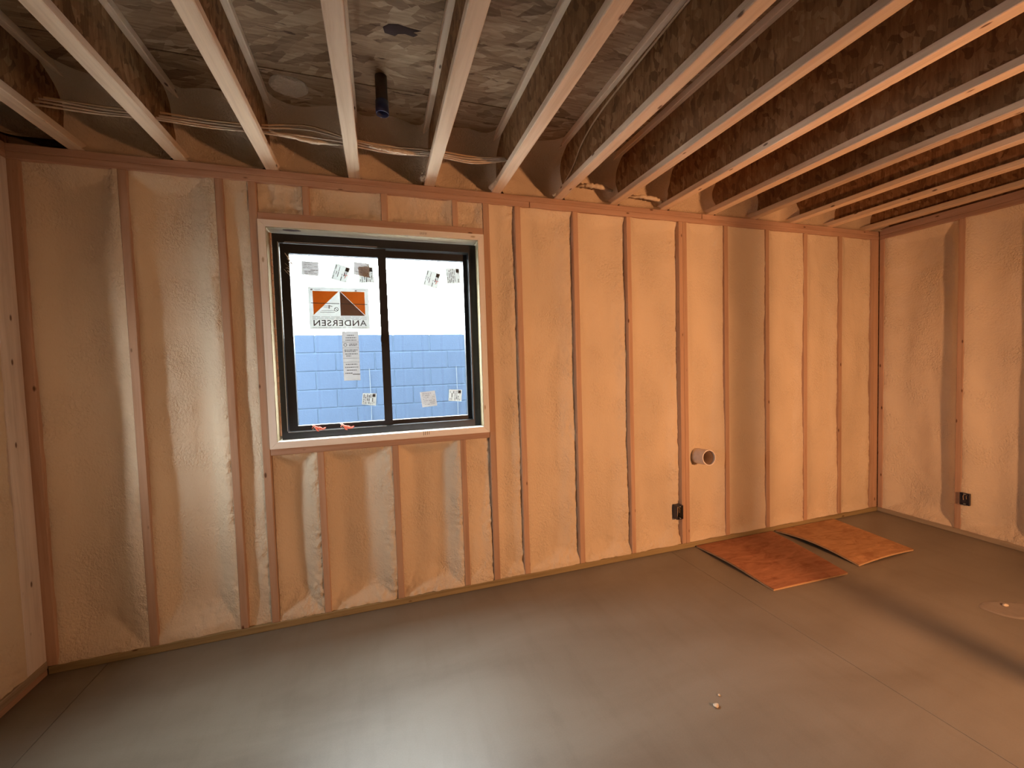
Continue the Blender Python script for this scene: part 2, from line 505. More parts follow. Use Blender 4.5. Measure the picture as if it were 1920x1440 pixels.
def foam_panel(parent, u0, u1, v0, v1, to_world, step=0.009, seed=0.0, D=0.052, le=0.022, re=0.022, lw=0.05, rw=0.09, bw=0.10, tw=0.05, be=0.006, te=0.02, rough=1.0, wave=0.012, name='foam_panel', mat='foam'):
    """one bay of sprayed foam, hollow in the middle and climbing up the framing; depth behind the stud face"""
    nu = max(4, int((u1 - u0) / step)); nv = max(4, int((v1 - v0) / step))
    verts = []; faces = []
    for j in range(nv + 1):
        v = v0 + (v1 - v0) * j / nv
        for i in range(nu + 1):
            u = u0 + (u1 - u0) * i / nu
            a, b_, c, e = u - u0, u1 - u, v - v0, v1 - v
            wob = noise.noise((u * 3 + seed, v * 1.3, seed))
            rwv = rw * (1.0 + 0.55 * wob)
            k = max(math.exp(-(a / lw) ** 2) * (D - le), math.exp(-(b_ / rwv) ** 2) * (D - re))
            kb = math.exp(-(c / (bw * (1 + 0.4 * noise.noise((u * 7 + seed, 3.3, seed))))) ** 2) * (D - be)
            kt = math.exp(-(e / tw) ** 2) * (D - te)
            d = D - max(k, kb, kt)
            d += wave * noise.noise((u * 7.0 + seed, v * 1.6, seed * 2 + 5))
            d += 0.004 * noise.noise((u * 16.0 + seed, v * 9.0, seed * 3))
            near = max(math.exp(-(b_ / (rw * 0.9)) ** 2), math.exp(-(c / 0.16) ** 2), 0.22 * math.exp(-(a / 0.05) ** 2), 0.5 * math.exp(-(e / 0.2) ** 2) * math.exp(-(b_ / 0.15) ** 2)) * (0.6 + 0.7 * noise.noise((u * 5, v * 4 + seed, 9.1)))
            d += rough * max(0.0, near) * (0.010 * noise.noise((u * 38 + seed, v * 34, 2.2)) + 0.006 * noise.noise((u * 75 + seed, v * 68, 7.2)))
            d += rough * 0.0012 * noise.noise((u * 70 + seed, v * 70, 4.2))
            # ragged lip right against the wood
            lip = math.exp(-(min(a, b_) / 0.008) ** 2)
            d += 0.004 * lip * noise.noise((u * 3, v * 11 + seed, 0.4))
            d = max(0.002, min(d, SD - 0.01))
            verts.append(to_world(u, v, d))
    for j in range(nv):
        for i in range(nu):
            p = j * (nu + 1) + i
            faces.append((p, p + 1, p + nu + 2, p + nu + 1))
    me = bpy.data.meshes.new(name); me.from_pydata(verts, [], faces); me.materials.append(M[mat])
    for p in me.polygons: p.use_smooth = True
    me.update()
    return place(name, me, parent)

bw_ = lambda u, v, d: (u, d, v)
tall = [(-1.517, -1.157), (-1.119, -0.759), (-0.721, -0.612), (0.6845, 0.851), (0.889, 1.252), (1.290, 1.660), (1.694, 2.092),
        (2.1625, 2.502), (2.540, 2.908), (2.946, 3.316), (3.354, 3.716), (3.754, 4.112)]
for n_, (a, b) in enumerate(tall):
    left = b < 0
    w = b - a
    kw = dict(seed=n_ * 3.7 + 1.0)
    if left:
        kw.update(rw=min(0.10, w * 0.5), re=0.003, D=0.078, bw=0.12, wave=0.016)
    elif a < 2.0:
        kw.update(rw=min(0.10, w * 0.45), re=0.036, le=0.012, D=0.05, bw=0.07)
    else:
        kw.update(rw=0.08, re=0.014, le=0.010, D=0.036, bw=0.04, rough=0.4)
    if w < 0.2:
        kw.update(D=0.03, re=0.012 if left else 0.024, lw=0.03)
    foam_panel(wall_back, a, b, BP, HT, bw_, **kw)
lowb = [(WX0, -0.347), (-0.311, 0.052), (0.090, 0.455), (0.491, WX1)]
for n_, (a, b) in enumerate(lowb):
    kw = dict(seed=50 + n_ * 2.9, rw=min(0.085, (b - a) * 0.4), re=0.003 if n_ < 3 else 0.02, D=0.080 if n_ < 3 else 0.03, bw=0.07, rough=1.5, wave=0.016)
    foam_panel(wall_back, a, b, BP, 0.953, bw_, **kw)
upb = [(WX0, -0.356), (-0.321, 0.049), (0.087, 0.456), (0.490, WX1)]
for n_, (a, b) in enumerate(upb):
    foam_panel(wall_back, a, b, 2.246, HT, bw_, seed=80 + n_ * 2.3, D=0.034, rw=0.04, lw=0.03, bw=0.025, tw=0.025, be=0.01, re=0.008, rough=1.2)

# ------------------------------------------------------------------ right wall
bm = boxbm(XR + 0.145, XR + 0.175, YB - 0.17, 0.17, 0.0, 2.82)
wall_right = struct('wall_right', bm, M['osb_wall'], 'right hand stud wall filled with cream spray foam')
plate(wall_right, (XR - 0.002, XR + SD, YB, 0.0, 0.0, BP), mat='pressure_y', name='bottom_plate')
plate(wall_right, (XR, XR + SD, YB, 0.0, HT, HT + 0.034), mat='stud_y', name='top_plate')
plate(wall_right, (XR + 0.001, XR + SD, YB, 0.0, HT + 0.0345, ZJ + 0.02), mat='stud_y', name='top_plate')
RY = [-0.040, -0.560]
y = -0.965
while y > YB:
    RY.append(y); y -= 0.406
for yy in RY:
    stud(wall_right, yy, 0.038, BP, HT, 'x', XR, 1)
rw_ = lambda u, v, d: (XR + d, -u, v)      # u runs towards the camera
edges = [-y_ for y_ in RY] + [-YB + 0.038]
for n_ in range(len(edges) - 1):
    a, b = edges[n_], edges[n_ + 1] - 0.038
    foam_panel(wall_right, a, b, BP, HT, rw_, step=0.010 if n_ < 3 else 0.04, seed=120 + n_ * 4.1, D=0.075, le=0.004, re=0.01, lw=0.10, rw=0.05, bw=0.06, rough=0.9)
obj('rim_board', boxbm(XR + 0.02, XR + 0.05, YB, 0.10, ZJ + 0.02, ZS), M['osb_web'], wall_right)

# ------------------------------------------------------------------ left wall with a side window out of view
bm = bmesh.new()
for (y0, y1, z0, z1) in ((OPEN_Y1, 0.17, 0.0, 2.82), (YB - 0.17, OPEN_Y0, 0.0, 2.82), (OPEN_Y0, OPEN_Y1, OPEN_Z1, 2.82), (OPEN_Y0, OPEN_Y1, 0.0, OPEN_Z0)):
    box(bm, XL - 0.175, XL - 0.145, y0, y1, z0, z1)
wall_left = struct('wall_left', bm, M['osb_wall'], 'left hand stud wall with foam beside a corner post')
plate(wall_left, (XL - SD, XL, YB, -0.001, 0.0, 0.030), mat='stud_y', name='bottom_plate')
plate(wall_left, (XL - SD, XL + 0.002, YB, -0.001, 0.0305, 0.066), mat='pressure_y', name='bottom_plate')
plate(wall_left, (XL - SD, XL, YB, -0.001, HT, HT + 0.034), mat='stud_y', name='top_plate')
plate(wall_left, (XL - SD, XL - 0.001, YB, -0.001, HT + 0.0345, ZJ), mat='stud_y', name='top_plate')
M['post'] = lumber('daylit_corner_post', 2, (0.80, 0.73, 0.69), (0.66, 0.59, 0.55))  # paler grey lumber: daylight on the post is put into its colour
obj('corner_post', boxbm(XL - SD, XL, -0.112, -0.0015, 0.0665, HT - 0.0005, bev=0.003), M['post'], wall_left)
LY = [OPEN_Y1]
for yy in LY: stud(wall_left, yy, 0.038, 0.0665, HT, 'x', XL, -1)
LY2 = [OPEN_Y0 - 0.038] + [OPEN_Y0 - 0.444 - 0.406 * k for k in range(13) if OPEN_Y0 - 0.444 - 0.406 * k > YB]
for yy in LY2: stud(wall_left, yy, 0.038, 0.0665, HT, 'x', XL, -1)
lw_ = lambda u, v, d: (XL - d, -u, v)
pairs = [(0.112, -OPEN_Y1 - 0.038)] + [(-LY2[i], -LY2[i + 1] - 0.038) for i in range(len(LY2) - 1)]
for n_, (a, b) in enumerate(pairs):
    foam_panel(wall_left, a, b, 0.0665, HT, lw_, step=0.010 if n_ < 1 else 0.04, seed=170 + n_ * 3.3, D=0.07, le=0.004, lw=0.09, rough=1.4)
obj('header', boxbm(XL - SD, XL, OPEN_Y0, OPEN_Y1 - 0.0005, OPEN_Z1, HT - 0.001), M['stud_y'], wall_left)
obj('rough_sill', boxbm(XL - SD, XL, OPEN_Y0, OPEN_Y1 - 0.0005, OPEN_Z0 - 0.038, OPEN_Z0), M['stud_y'], wall_left)
foam_panel(wall_left, -OPEN_Y1, -OPEN_Y0, 0.0665, OPEN_Z0 - 0.038, lw_, step=0.04, seed=260)
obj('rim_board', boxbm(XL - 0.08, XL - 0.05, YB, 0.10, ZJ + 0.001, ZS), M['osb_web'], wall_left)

win2 = empty('unseen_window_2', (XL - 0.10, (OPEN_Y0 + OPEN_Y1) / 2, OPEN_Z0), 'unseen narrow black framed side light in the left wall', kind='structure')
b_ = bmesh.new()
for a in ((OPEN_Y0, OPEN_Y0 + 0.012, OPEN_Z0, OPEN_Z1), (OPEN_Y1 - 0.0125, OPEN_Y1 - 0.0006, OPEN_Z0, OPEN_Z1), (OPEN_Y0 + 0.012, OPEN_Y1 - 0.0125, OPEN_Z0, OPEN_Z0 + 0.012), (OPEN_Y0 + 0.012, OPEN_Y1 - 0.0125, OPEN_Z1 - 0.012, OPEN_Z1)):
    box(b_, XL - 0.13, XL - 0.08, *a)
obj('frame', b_, M['black'], win2)
# rear wall, behind the camera
wall_rear = struct('wall_rear', boxbm(XL - 0.20, XR + 0.20, YB - 0.20, YB - 0.13, 0.0, 2.82), M['osb_wall'])
x = XL
while x < XR:
    obj('stud', boxbm(x, x + 0.038, YB - 0.129, YB + 0.01, 0.0, ZJ), M['stud_z'], wall_rear)
    if x + 0.4 < XR:
        obj('foam_panel', boxbm(x + 0.038, x + 0.406, YB - 0.128, YB - 0.06, 0.0, ZJ), M['foam'], wall_rear)
    x += 0.406

# ------------------------------------------------------------------ ceiling: subfloor panels and I-joists
ceiling = struct('ceiling', boxbm(XL - 0.3, XR + 0.3, YB - 0.2, 0.18, ZS + 0.022, ZS + 0.05), M['dark'], 'open floor framing of strand board and wooden I-joists')
ye = [0.17, -0.340, -1.560, -2.780, -4.0, -5.22, YB - 0.15]
for i in range(len(ye) - 1):
    xs = [XL - 0.29] + [v for v in ((-0.8965, 1.5635) if i % 2 else (0.3275, 2.7835))] + [XR + 0.29]
    for k in range(len(xs) - 1):
        obj('subfloor_panel', boxbm(xs[k] + 0.0015, xs[k + 1] - 0.0015, ye[i + 1] + 0.003, ye[i] - 0.003, ZS, ZS + 0.02), M['osb_floor'], ceiling)

JX = [-1.338, -0.928, -0.523, -0.117, 0.296, 0.704, 1.122, 1.532, 1.934, 2.346, 2.752, 3.162, 3.580, 4.020]
FW, FT = 0.063, 0.036
CY, CZ = -0.23, 2.560      # where the cables pass
fl_b = mesh_of('bottom_flange', boxbm(0, FW, YB, 0.10, ZJ, ZJ + FT, bev=0.003), M['flange'])
fl_t = mesh_of('top_flange', boxbm(0, FW, YB, 0.10, ZS - FT, ZS - 0.0005, bev=0.003), M['flange'])
bmw = bmesh.new()
wx0, wx1 = FW / 2 - 0.005, FW / 2 + 0.005
za, zb = ZJ + FT - 0.004, ZS - FT + 0.004
box(bmw, wx0, wx1, YB + 0.001, 0.099, za, zb)
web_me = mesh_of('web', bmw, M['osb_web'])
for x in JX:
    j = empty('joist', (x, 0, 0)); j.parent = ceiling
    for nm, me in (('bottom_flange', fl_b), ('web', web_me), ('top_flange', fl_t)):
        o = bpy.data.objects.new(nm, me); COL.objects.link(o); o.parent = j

# foam over the rim between the joists
def rim_foam(x0, x1, seed, zlow):
    nu, nv = 34, 30
    verts, faces = [], []
    for jv in range(nv + 1):
        z = zlow + (ZS - 0.001 - zlow) * (jv / nv)
        for iu in range(nu + 1):
            t = iu / nu
            t = 0.5 - 0.5 * math.cos(math.pi * t)
            x = x0 + (x1 - x0) * t
            a = min(x - x0, x1 - x); e = ZS - z
            y = 0.075 + 0.014 * noise.noise((x * 6 + seed, z * 9, seed)) + 0.004 * noise.noise((x * 30, z * 30, seed))
            y -= 0.16 * math.exp(-(a / 0.022)) * (0.8 + 0.35 * noise.noise((z * 7, seed, x)))
            y -= (0.20 * math.exp(-(e / 0.06) ** 1.5)) * (0.85 + 0.4 * noise.noise((x * 5, seed, 3)))
            dz = z - zlow
            y -= 0.05 * math.exp(-(dz / 0.02) ** 2)
            verts.append((x, y, z))
    for jv in range(nv):
        for iu in range(nu):
            p = jv * (nu + 1) + iu
            faces.append((p, p + 1, p + nu + 2, p + nu + 1))
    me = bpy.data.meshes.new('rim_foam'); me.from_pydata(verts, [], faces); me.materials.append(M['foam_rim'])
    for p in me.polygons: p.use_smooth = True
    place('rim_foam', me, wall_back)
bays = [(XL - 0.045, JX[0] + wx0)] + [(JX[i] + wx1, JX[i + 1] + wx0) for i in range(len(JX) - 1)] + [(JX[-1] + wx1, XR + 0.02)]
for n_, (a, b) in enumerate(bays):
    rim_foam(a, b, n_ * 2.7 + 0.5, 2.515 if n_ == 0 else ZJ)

# lumpy foam strings hanging in the joist bays
def lump(name, pts, radii, mat='foam', parent=None, seed=0):
    P, R = [], []
    n = 26
    for i in range(n + 1):
        t = i / n * (len(pts) - 1); k = min(int(t), len(pts) - 2); f = t - k
        p = Vector(pts[k]).lerp(Vector(pts[k + 1]), f)
        r = radii[k] * (1 - f) + radii[k + 1] * f
        P.append(p + Vector((0, 0.004 * noise.noise((i * .5, seed, 0)), 0.005 * noise.noise((i * .4, seed, 5)))))
        R.append(max(0.002, r * (1 + 0.5 * noise.noise((i * 0.6, seed, 2)))))
    b_ = bmesh.new(); tube(b_, P, 0.01, 8, True, R)
    return obj(name, b_, M[mat], parent, True)
lump('foam_drip', [(JX[6] + 0.19, 0.03, 2.578), (JX[6] + 0.24, -0.02, 2.570), (JX[6] + 0.33, -0.03, 2.562), (JX[7] + 0.03, 0.0, 2.560)], [0.004, 0.014, 0.016, 0.01], parent=wall_back, seed=1)
lump('foam_drip', [(JX[7] + 0.17, 0.03, 2.545), (JX[7] + 0.25, -0.02, 2.535), (JX[7] + 0.34, -0.03, 2.525), (JX[8] + 0.03, 0.0, 2.522)], [0.004, 0.013, 0.014, 0.008], parent=wall_back, seed=4)

lump('foam_drip', [(JX[4] - 0.006, -0.005, 2.505), (JX[4] - 0.004, -0.04, 2.492), (JX[4] - 0.002, -0.085, 2.488)], [0.018, 0.016, 0.004], parent=wall_back, seed=61)
lump('foam_drip', [(JX[5] - 0.006, -0.005, 2.495), (JX[5] - 0.004, -0.06, 2.488), (JX[5] - 0.002, -0.12, 2.487)], [0.014, 0.012, 0.004], parent=wall_back, seed=66)
lump('foam_drip', [(JX[6] - 0.006, -0.003, 2.490), (JX[6] - 0.004, -0.03, 2.484), (JX[6] - 0.002, -0.06, 2.486)], [0.010, 0.008, 0.003], parent=wall_back, seed=69)
# foam splat on the subfloor and torn strand
bm = bmesh.new(); blob_disc(bm, -0.352, -0.235, 0.0, 0.085, 0.075, -0.014, seed=6)
for v_ in bm.verts: v_.co.z += ZS - 0.0005
obj('foam_splat', bm, M['foam_rim'], ceiling, True)
bm = bmesh.new()
zt = ZS - 0.0012
pts = [(-0.07, 0.028), (-0.03, 0.034), (-0.018, 0.02), (0.01, 0.012), (0.045, 0.018), (0.06, 0.004), (0.04, -0.004), (0.072, -0.02), (0.03, -0.022), (-0.02, -0.03), (-0.055, -0.022), (-0.078, 0.0)]
top = [bm.verts.new((0.15 + a, -0.715 + b, zt + 0.004)) for a, b in pts]
bot = [bm.verts.new((0.15 + a, -0.715 + b, zt)) for a, b in pts]
bm.faces.new(top); bm.faces.new(bot[::-1])
for k in range(len(pts)):
    bm.faces.new((top[k], bot[k], bot[(k + 1) % len(pts)], top[(k + 1) % len(pts)]))
obj('torn_strand', bm, M['dark'], ceiling)

# ------------------------------------------------------------------ window
win = empty('window_1', (0.035, 0.06, WZ0), 'black framed sliding window in a pale wooden buck', kind='structure')
T = 0.036
YF = -0.012; YK = 0.12
def buck(bmx, mat): obj('buck_board', bmx, M[mat], win)
def prism(poly, y0, y1):
    b_ = bmesh.new()
    f = [b_.verts.new((x, y0, z)) for x, z in poly]; k = [b_.verts.new((x, y1, z)) for x, z in poly]
    b_.faces.new(f); b_.faces.new(k[::-1])
    n = len(poly)
    for i in range(n): b_.faces.new((f[i], k[i], k[(i + 1) % n], f[(i + 1) % n]))
    return b_
e = 0.0008
buck(prism([(WX0, WZ1), (WX1, WZ1), (WX1 - T, WZ1 - T), (WX0 + T, WZ1 - T)], YF, YK), 'white_x')
buck(prism([(WX0, WZ0), (WX1, WZ0), (WX1 - T, WZ0 + T), (WX0 + T, WZ0 + T)], YF, YK), 'white_x')
buck(prism([(WX0, WZ0 + e), (WX0 + T - e, WZ0 + T), (WX0 + T - e, WZ1 - T), (WX0, WZ1 - e)], YF, YK), 'white_z')
buck(prism([(WX1, WZ0 + e), (WX1 - T + e, WZ0 + T), (WX1 - T + e, WZ1 - T), (WX1, WZ1 - e)], YF, YK), 'white_z')

lt = 0.002
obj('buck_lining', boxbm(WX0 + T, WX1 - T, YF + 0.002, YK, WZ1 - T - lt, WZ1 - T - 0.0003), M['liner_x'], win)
obj('buck_lining', boxbm(WX0 + T + lt, WX1 - T - lt, YF + 0.004, YK, WZ0 + T + 0.0003, WZ0 + T + 0.001), M['white_x'], win)
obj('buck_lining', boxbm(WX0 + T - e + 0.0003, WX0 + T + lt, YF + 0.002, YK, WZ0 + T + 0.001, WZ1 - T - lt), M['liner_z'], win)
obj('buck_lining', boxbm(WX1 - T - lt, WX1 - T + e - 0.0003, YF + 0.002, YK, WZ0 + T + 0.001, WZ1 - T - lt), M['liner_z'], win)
def ring(b_, x0, x1, z0, z1, wl, wr, wb, wt, y0, y1):
    box(b_, x0, x0 + wl, y0, y1, z0, z1); box(b_, x1 - wr, x1, y0, y1, z0, z1)
    box(b_, x0 + wl, x1 - wr, y0, y1, z0, z0 + wb); box(b_, x0 + wl, x1 - wr, y0, y1, z1 - wt, z1)
FX0, FX1, FZ0, FZ1 = WX0 + T + 0.012, WX1 - T - 0.002, WZ0 + T + 0.001, WZ1 - T - 0.012
b_ = bmesh.new(); ring(b_, FX0, FX1, FZ0, FZ1, 0.030, 0.045, 0.040, 0.048, 0.060, 0.150)
frame = obj('frame', b_, M['black'], win)
# left sliding sash, nearer the room; right fixed light behind
PLx0, PLx1, PLz0, PLz1 = -0.446, 0.020, 1.097, 2.056
PRx0, PRx1, PRz0, PRz1 = 0.066, 0.532, 1.092, 2.066
SX0, SX1, SZ0, SZ1 = FX0 + 0.033, 0.068, FZ0 + 0.043, FZ1 - 0.050
def sash(x0, x1, z0, z1, px0, px1, pz0, pz1, y0, y1, yg):
    b_ = bmesh.new(); ring(b_, x0, x1, z0, z1, px0 - x0, x1 - px1, pz0 - z0, z1 - pz1, y0, y1)
    s = obj('sash', b_, M['black'], win)
    b_ = boxbm(px0 - 0.004, px1 + 0.004, yg, yg + 0.004, pz0 - 0.004, pz1 + 0.004)
    p = place('pane', mesh_of('pane', b_, M['glass']), s)
    p.matrix_parent_inverse = Matrix.Identity(4)
    return s
s1 = sash(SX0, SX1 - 0.002, SZ0, SZ1, PLx0, PLx1, PLz0, PLz1, 0.074, 0.106, 0.092)
s2 = sash(0.022, FX1 - 0.046, FZ0 + 0.041, FZ1 - 0.049, PRx0, PRx1, PRz0, PRz1, 0.108, 0.140, 0.124)
s1['label'] = 'sliding sash on the left'; s2['label'] = 'fixed sash on the right'
# pale strips put the glints along the frame edges and track lip into colour
b_ = bmesh.new()
box(b_, FX0 + 0.0265, FX0 + 0.0295, 0.0575, 0.0605, FZ0 + 0.045, FZ1 - 0.045); obj('glint_strip', b_, M['strip'], win)
b_ = bmesh.new(); box(b_, FX0 + 0.06, 0.02, 0.0575, 0.0605, FZ1 - 0.045, FZ1 - 0.0425); obj('glint_strip', b_, M['strip'], win)
b_ = bmesh.new(); box(b_, FX0 + 0.03, 0.03, 0.0575, 0.0605, FZ0 + 0.0375, FZ0 + 0.0405); obj('glint_strip', b_, M['strip'], win)
# latch on the meeting stile
b_ = bmesh.new(); box(b_, 0.026, 0.046, 0.060, 0.0745, 1.545, 1.610); bmesh.ops.bevel(b_, geom=b_.edges[:], offset=0.005, segments=2, affect='EDGES')
box(b_, 0.018, 0.030, 0.052, 0.066, 1.562, 1.592)
obj('latch', b_, M['black'], win)
# carpenter's pencil marks and a knot on the buck
b_ = bmesh.new()
for k in range(4):
    x = 0.235 + k * 0.011
    box(b_, x, x + 0.002, YF - 0.0006, YF + 0.0002, WZ0 + 0.012 + k * 0.001, WZ0 + 0.036)
obj('pencil_mark', b_, M['screw'], win)
b_ = bmesh.new()
for k in range(6):
    x = 0.262 + k * 0.007
    box(b_, x, x + 0.0018, YF - 0.0006, YF + 0.0002, WZ1 - 0.026 + 0.002 * (k % 2), WZ1 - 0.012)
obj('pencil_mark', b_, M['ink'], win)
b_ = bmesh.new(); blob_disc(b_, -0.42, 0.025, 0.0, 0.045, 0.018, -0.0012, seed=9)
for v_ in b_.verts: v_.co.z += WZ1 - T - lt - 0.0002
obj('knot', b_, M['brown_knot'] if 'brown_knot' in M else M['dark'], win)
# gap foam crumbs on the left jamb
b_ = bmesh.new()
for k in range(30):
    z = WZ0 + 0.06 + k * 0.037
    tube(b_, [(WX0 + T + 0.006, 0.056, z), (WX0 + T + 0.006, 0.057, z + 0.034)], 0.006, 6, True, [0.005 + 0.003 * random.random(), 0.005 + 0.003 * random.random()])
o = obj('gap_foam', b_, M['stud_z'], win); o['kind'] = 'stuff'

# ------------------------------------------------------------------ labels stuck on the panes
GY = 0.0915 ; GYR = 0.1235
def quad_at(b_, corners, y0, y1):
    f = [b_.verts.new((x, y0, z)) for x, z in corners]; k = [b_.verts.new((x, y1, z)) for x, z in corners]
    b_.faces.new(f); b_.faces.new(k[::-1])
    n = len(corners)
    for i in range(n): b_.faces.new((f[i], k[i], k[(i + 1) % n], f[(i + 1) % n]))

def sticker(corners, label, mat='paper', y=GY, seed=1, marks='rows', red=False, scale=1.0):
    """corners tl, tr, br, bl in wall x, z"""
    tl, tr, br, bl = [Vector((a, b)) for a, b in corners]
    c = (tl + tr + br + bl) / 4
    root = empty('sticker', (c.x, y, c.y), label, 'sticker', 'paper labels on the window glass')
    b_ = bmesh.new(); quad_at(b_, [tuple(tl), tuple(tr), tuple(br), tuple(bl)], y - 0.0006, y)
    obj('paper', b_, M[mat], root)
    rnd = random.Random(seed)
    def P(u, v):
        return tuple((tl * (1 - u) + tr * u) * (1 - v) + (bl * (1 - u) + br * u) * v)
    def bar(b2, u0, u1, v0, v1): quad_at(b2, [P(u0, v0), P(u1, v0), P(u1, v1), P(u0, v1)], y - 0.0010, y - 0.0007)
    b2 = bmesh.new()
    if marks == 'rows':
        for k in range(7):
            v = 0.10 + k * 0.12; u = 0.08 + 0.1 * rnd.random()
            while u < 0.88:
                w = 0.08 + 0.25 * rnd.random()
                if rnd.random() < 0.7: bar(b2, u, min(0.94, u + w), v, v + 0.025 + 0.04 * rnd.random())
                u += w + 0.05
    elif marks == 'cols':
        for k in range(7):
            u = 0.08 + k * 0.125; v = 0.06 + 0.1 * rnd.random()
            while v < 0.88:
                w = 0.08 + 0.3 * rnd.random()
                if rnd.random() < 0.75: bar(b2, u, u + 0.025 + 0.045 * rnd.random(), v, min(0.94, v + w))
                v += w + 0.05
        bar(b2, 0.72, 0.93, 0.06, 0.30)
    obj('print', b2, M['ink_pale' if mat == 'paper_tan' else 'ink'], root)['kind'] = 'stuff'
    if red:
        b3 = bmesh.new()
        for (u0, v0, u1, v1, w) in ((0.70, 0.50, 0.95, 0.52, 0.03), (0.80, 0.36, 0.95, 0.50, 0.03), (0.84, 0.52, 0.80, 0.72, 0.035), (0.70, 0.42, 0.80, 0.52, 0.03)):
            quad_at(b3, [P(u0, v0), P(u0 + w, v0 + w), P(u1 + w, v1 + w), P(u1, v1)], y - 0.0014, y - 0.0011)
        obj('red_mark', b3, M['redink'], root)
    return root
sticker([(-0.388, 2.022), (-0.300, 2.019), (-0.303, 1.940), (-0.391, 1.944)], 'upright grey square label at the top left of the left pane', 'paper_tan', seed=2)
sticker([(-0.212, 2.018), (-0.131, 1.993), (-0.160, 1.905), (-0.241, 1.927)], 'tilted square label with a red mark on the left pane', seed=3, marks='cols', red=True)
sticker([(-0.089, 2.003), (-0.009, 2.005), (-0.004, 1.912), (-0.089, 1.908)], 'white square label half hidden under a browner one', seed=4, marks='cols')
sticker([(-0.114, 2.029), (-0.027, 2.023), (-0.032, 1.940), (-0.117, 1.957)], 'brownish square label overlapping a whiter one on the left pane', 'paper_tan', y=GY - 0.0016, seed=5)
sticker([(0.309, 2.012), (0.394, 1.986), (0.366, 1.891), (0.280, 1.916)], 'tilted square label with a red mark on the right pane', y=GYR, seed=3, marks='cols', red=True)
sticker([(0.423, 2.024), (0.513, 2.027), (0.517, 1.932), (0.430, 1.926)], 'upright square label at the top right of the right pane', y=GYR, seed=7, marks='cols')
sticker([(-0.097, 1.264), (-0.020, 1.259), (-0.026, 1.186), (-0.105, 1.198)], 'small greenish white label low on the left pane', seed=8, marks='cols')
sticker([(0.236, 1.251), (0.328, 1.258), (0.341, 1.163), (0.248, 1.156)], 'plain greyish label tilted low on the right pane', 'paper_tan', y=GYR, seed=9, marks='rows')
sticker([(0.419, 1.261), (0.501, 1.255), (0.495, 1.181), (0.413, 1.189)], 'small greenish white label in the bottom right corner of the right pane', y=GYR, seed=10, marks='cols')

# long narrow label under the big one
LX0, LX1, LZ0, LZ1 = -0.196, -0.106, 1.341, 1.627
root = empty('sticker', (-0.151, GY, LZ0), 'long narrow grey label below the orange logo label', 'sticker', 'paper labels on the window glass')
b_ = bmesh.new(); quad_at(b_, [(LX0, LZ1), (LX1, LZ1), (LX1, LZ0), (LX0, LZ0)], GY - 0.0006, GY); obj('paper', b_, M['paper_tan'], root)
b2 = bmesh.new(); rnd = random.Random(21)
def lbar(b2, u0, u1, v0, v1):
    w, h = LX1 - LX0, LZ1 - LZ0
    quad_at(b2, [(LX0 + u0 * w, LZ1 - v0 * h), (LX0 + u1 * w, LZ1 - v0 * h), (LX0 + u1 * w, LZ1 - v1 * h), (LX0 + u0 * w, LZ1 - v1 * h)], GY - 0.0010, GY - 0.0007)
for v in (0.215, 0.33, 0.54, 0.55 + 0.07): lbar(b2, 0.0, 1.0, v, v + 0.006)
for v, ua, ub in ((0.07, 0.3, 0.72), (0.12, 0.22, 0.85), (0.17, 0.2, 0.86), (0.25, 0.4, 0.9), (0.28, 0.4, 0.85), (0.37, 0.1, 0.9), (0.40, 0.12, 0.8), (0.45, 0.15, 0.9), (0.49, 0.2, 0.5), (0.66, 0.15, 0.85), (0.72, 0.1, 0.9), (0.78, 0.2, 0.8), (0.84, 0.1, 0.55)):
    u = ua
    while u < ub:
        w = 0.04 + 0.10 * rnd.random(); lbar(b2, u, min(ub, u + w), v, v + 0.016); u += w + 0.025
lbar(b2, 0.55, 0.99, 0.866, 0.882)
obj('print', b2, M['ink'], root)['kind'] = 'stuff'
b3 = bmesh.new()
for k in range(16):
    t0, t1 = 2 * math.pi * k / 16, 2 * math.pi * (k + 1) / 16
    cx, cz = LX0 + 0.016, LZ1 - 0.078
    quad_at(b3, [(cx + math.cos(t) * r, cz + math.sin(t) * r) for t, r in ((t0, 0.0095), (t1, 0.0095), (t1, 0.0065), (t0, 0.0065))], GY - 0.0010, GY - 0.0007)
obj('print', b3, M['ink'], root)

# the big maker's label, printed to be read from outside
GX0, GX1, GZ0, GZ1 = -0.363, -0.040, 1.640, 1.879
root = empty('logo_label', (-0.2, GY, GZ0), 'large orange and brown triangle label with mirrored lettering on the left pane', 'sticker')
b_ = bmesh.new(); quad_at(b_, [(GX0, GZ1), (GX1, GZ1), (GX1, GZ0), (GX0, GZ0)], GY - 0.0006, GY); obj('paper', b_, M['paper'], root)
gw, gh = GX1 - GX0, GZ1 - GZ0
def G(u, v): return (GX0 + u * gw, GZ0 + v * gh)
def poly_part(name, polys, mat, y0=GY - 0.0011, y1=GY - 0.0007):
    b_ = bmesh.new()
    for pl in polys: quad_at(b_, [G(*q) for q in pl], y0, y1)
    o = obj(name, b_, M[mat], root)
    if len(polys) > 2: o['kind'] = 'stuff'
poly_part('orange_triangle', [[(0.07, 0.905), (0.495, 0.905), (0.075, 0.34)]], 'orange')
poly_part('orange_triangle', [[(0.525, 0.905), (0.93, 0.905), (0.93, 0.335)]], 'orange')
poly_part('brown_triangle', [[(0.515, 0.905), (0.925, 0.325), (0.515, 0.325)]], 'brown')
poly_part('rule', [[(0.04, 0.628), (0.50, 0.620), (0.50, 0.606), (0.04, 0.614)], [(0.52, 0.620), (0.97, 0.606), (0.97, 0.592), (0.52, 0.606)]], 'ink', GY - 0.0016, GY - 0.0012)
fine = []
rnd = random.Random(5)
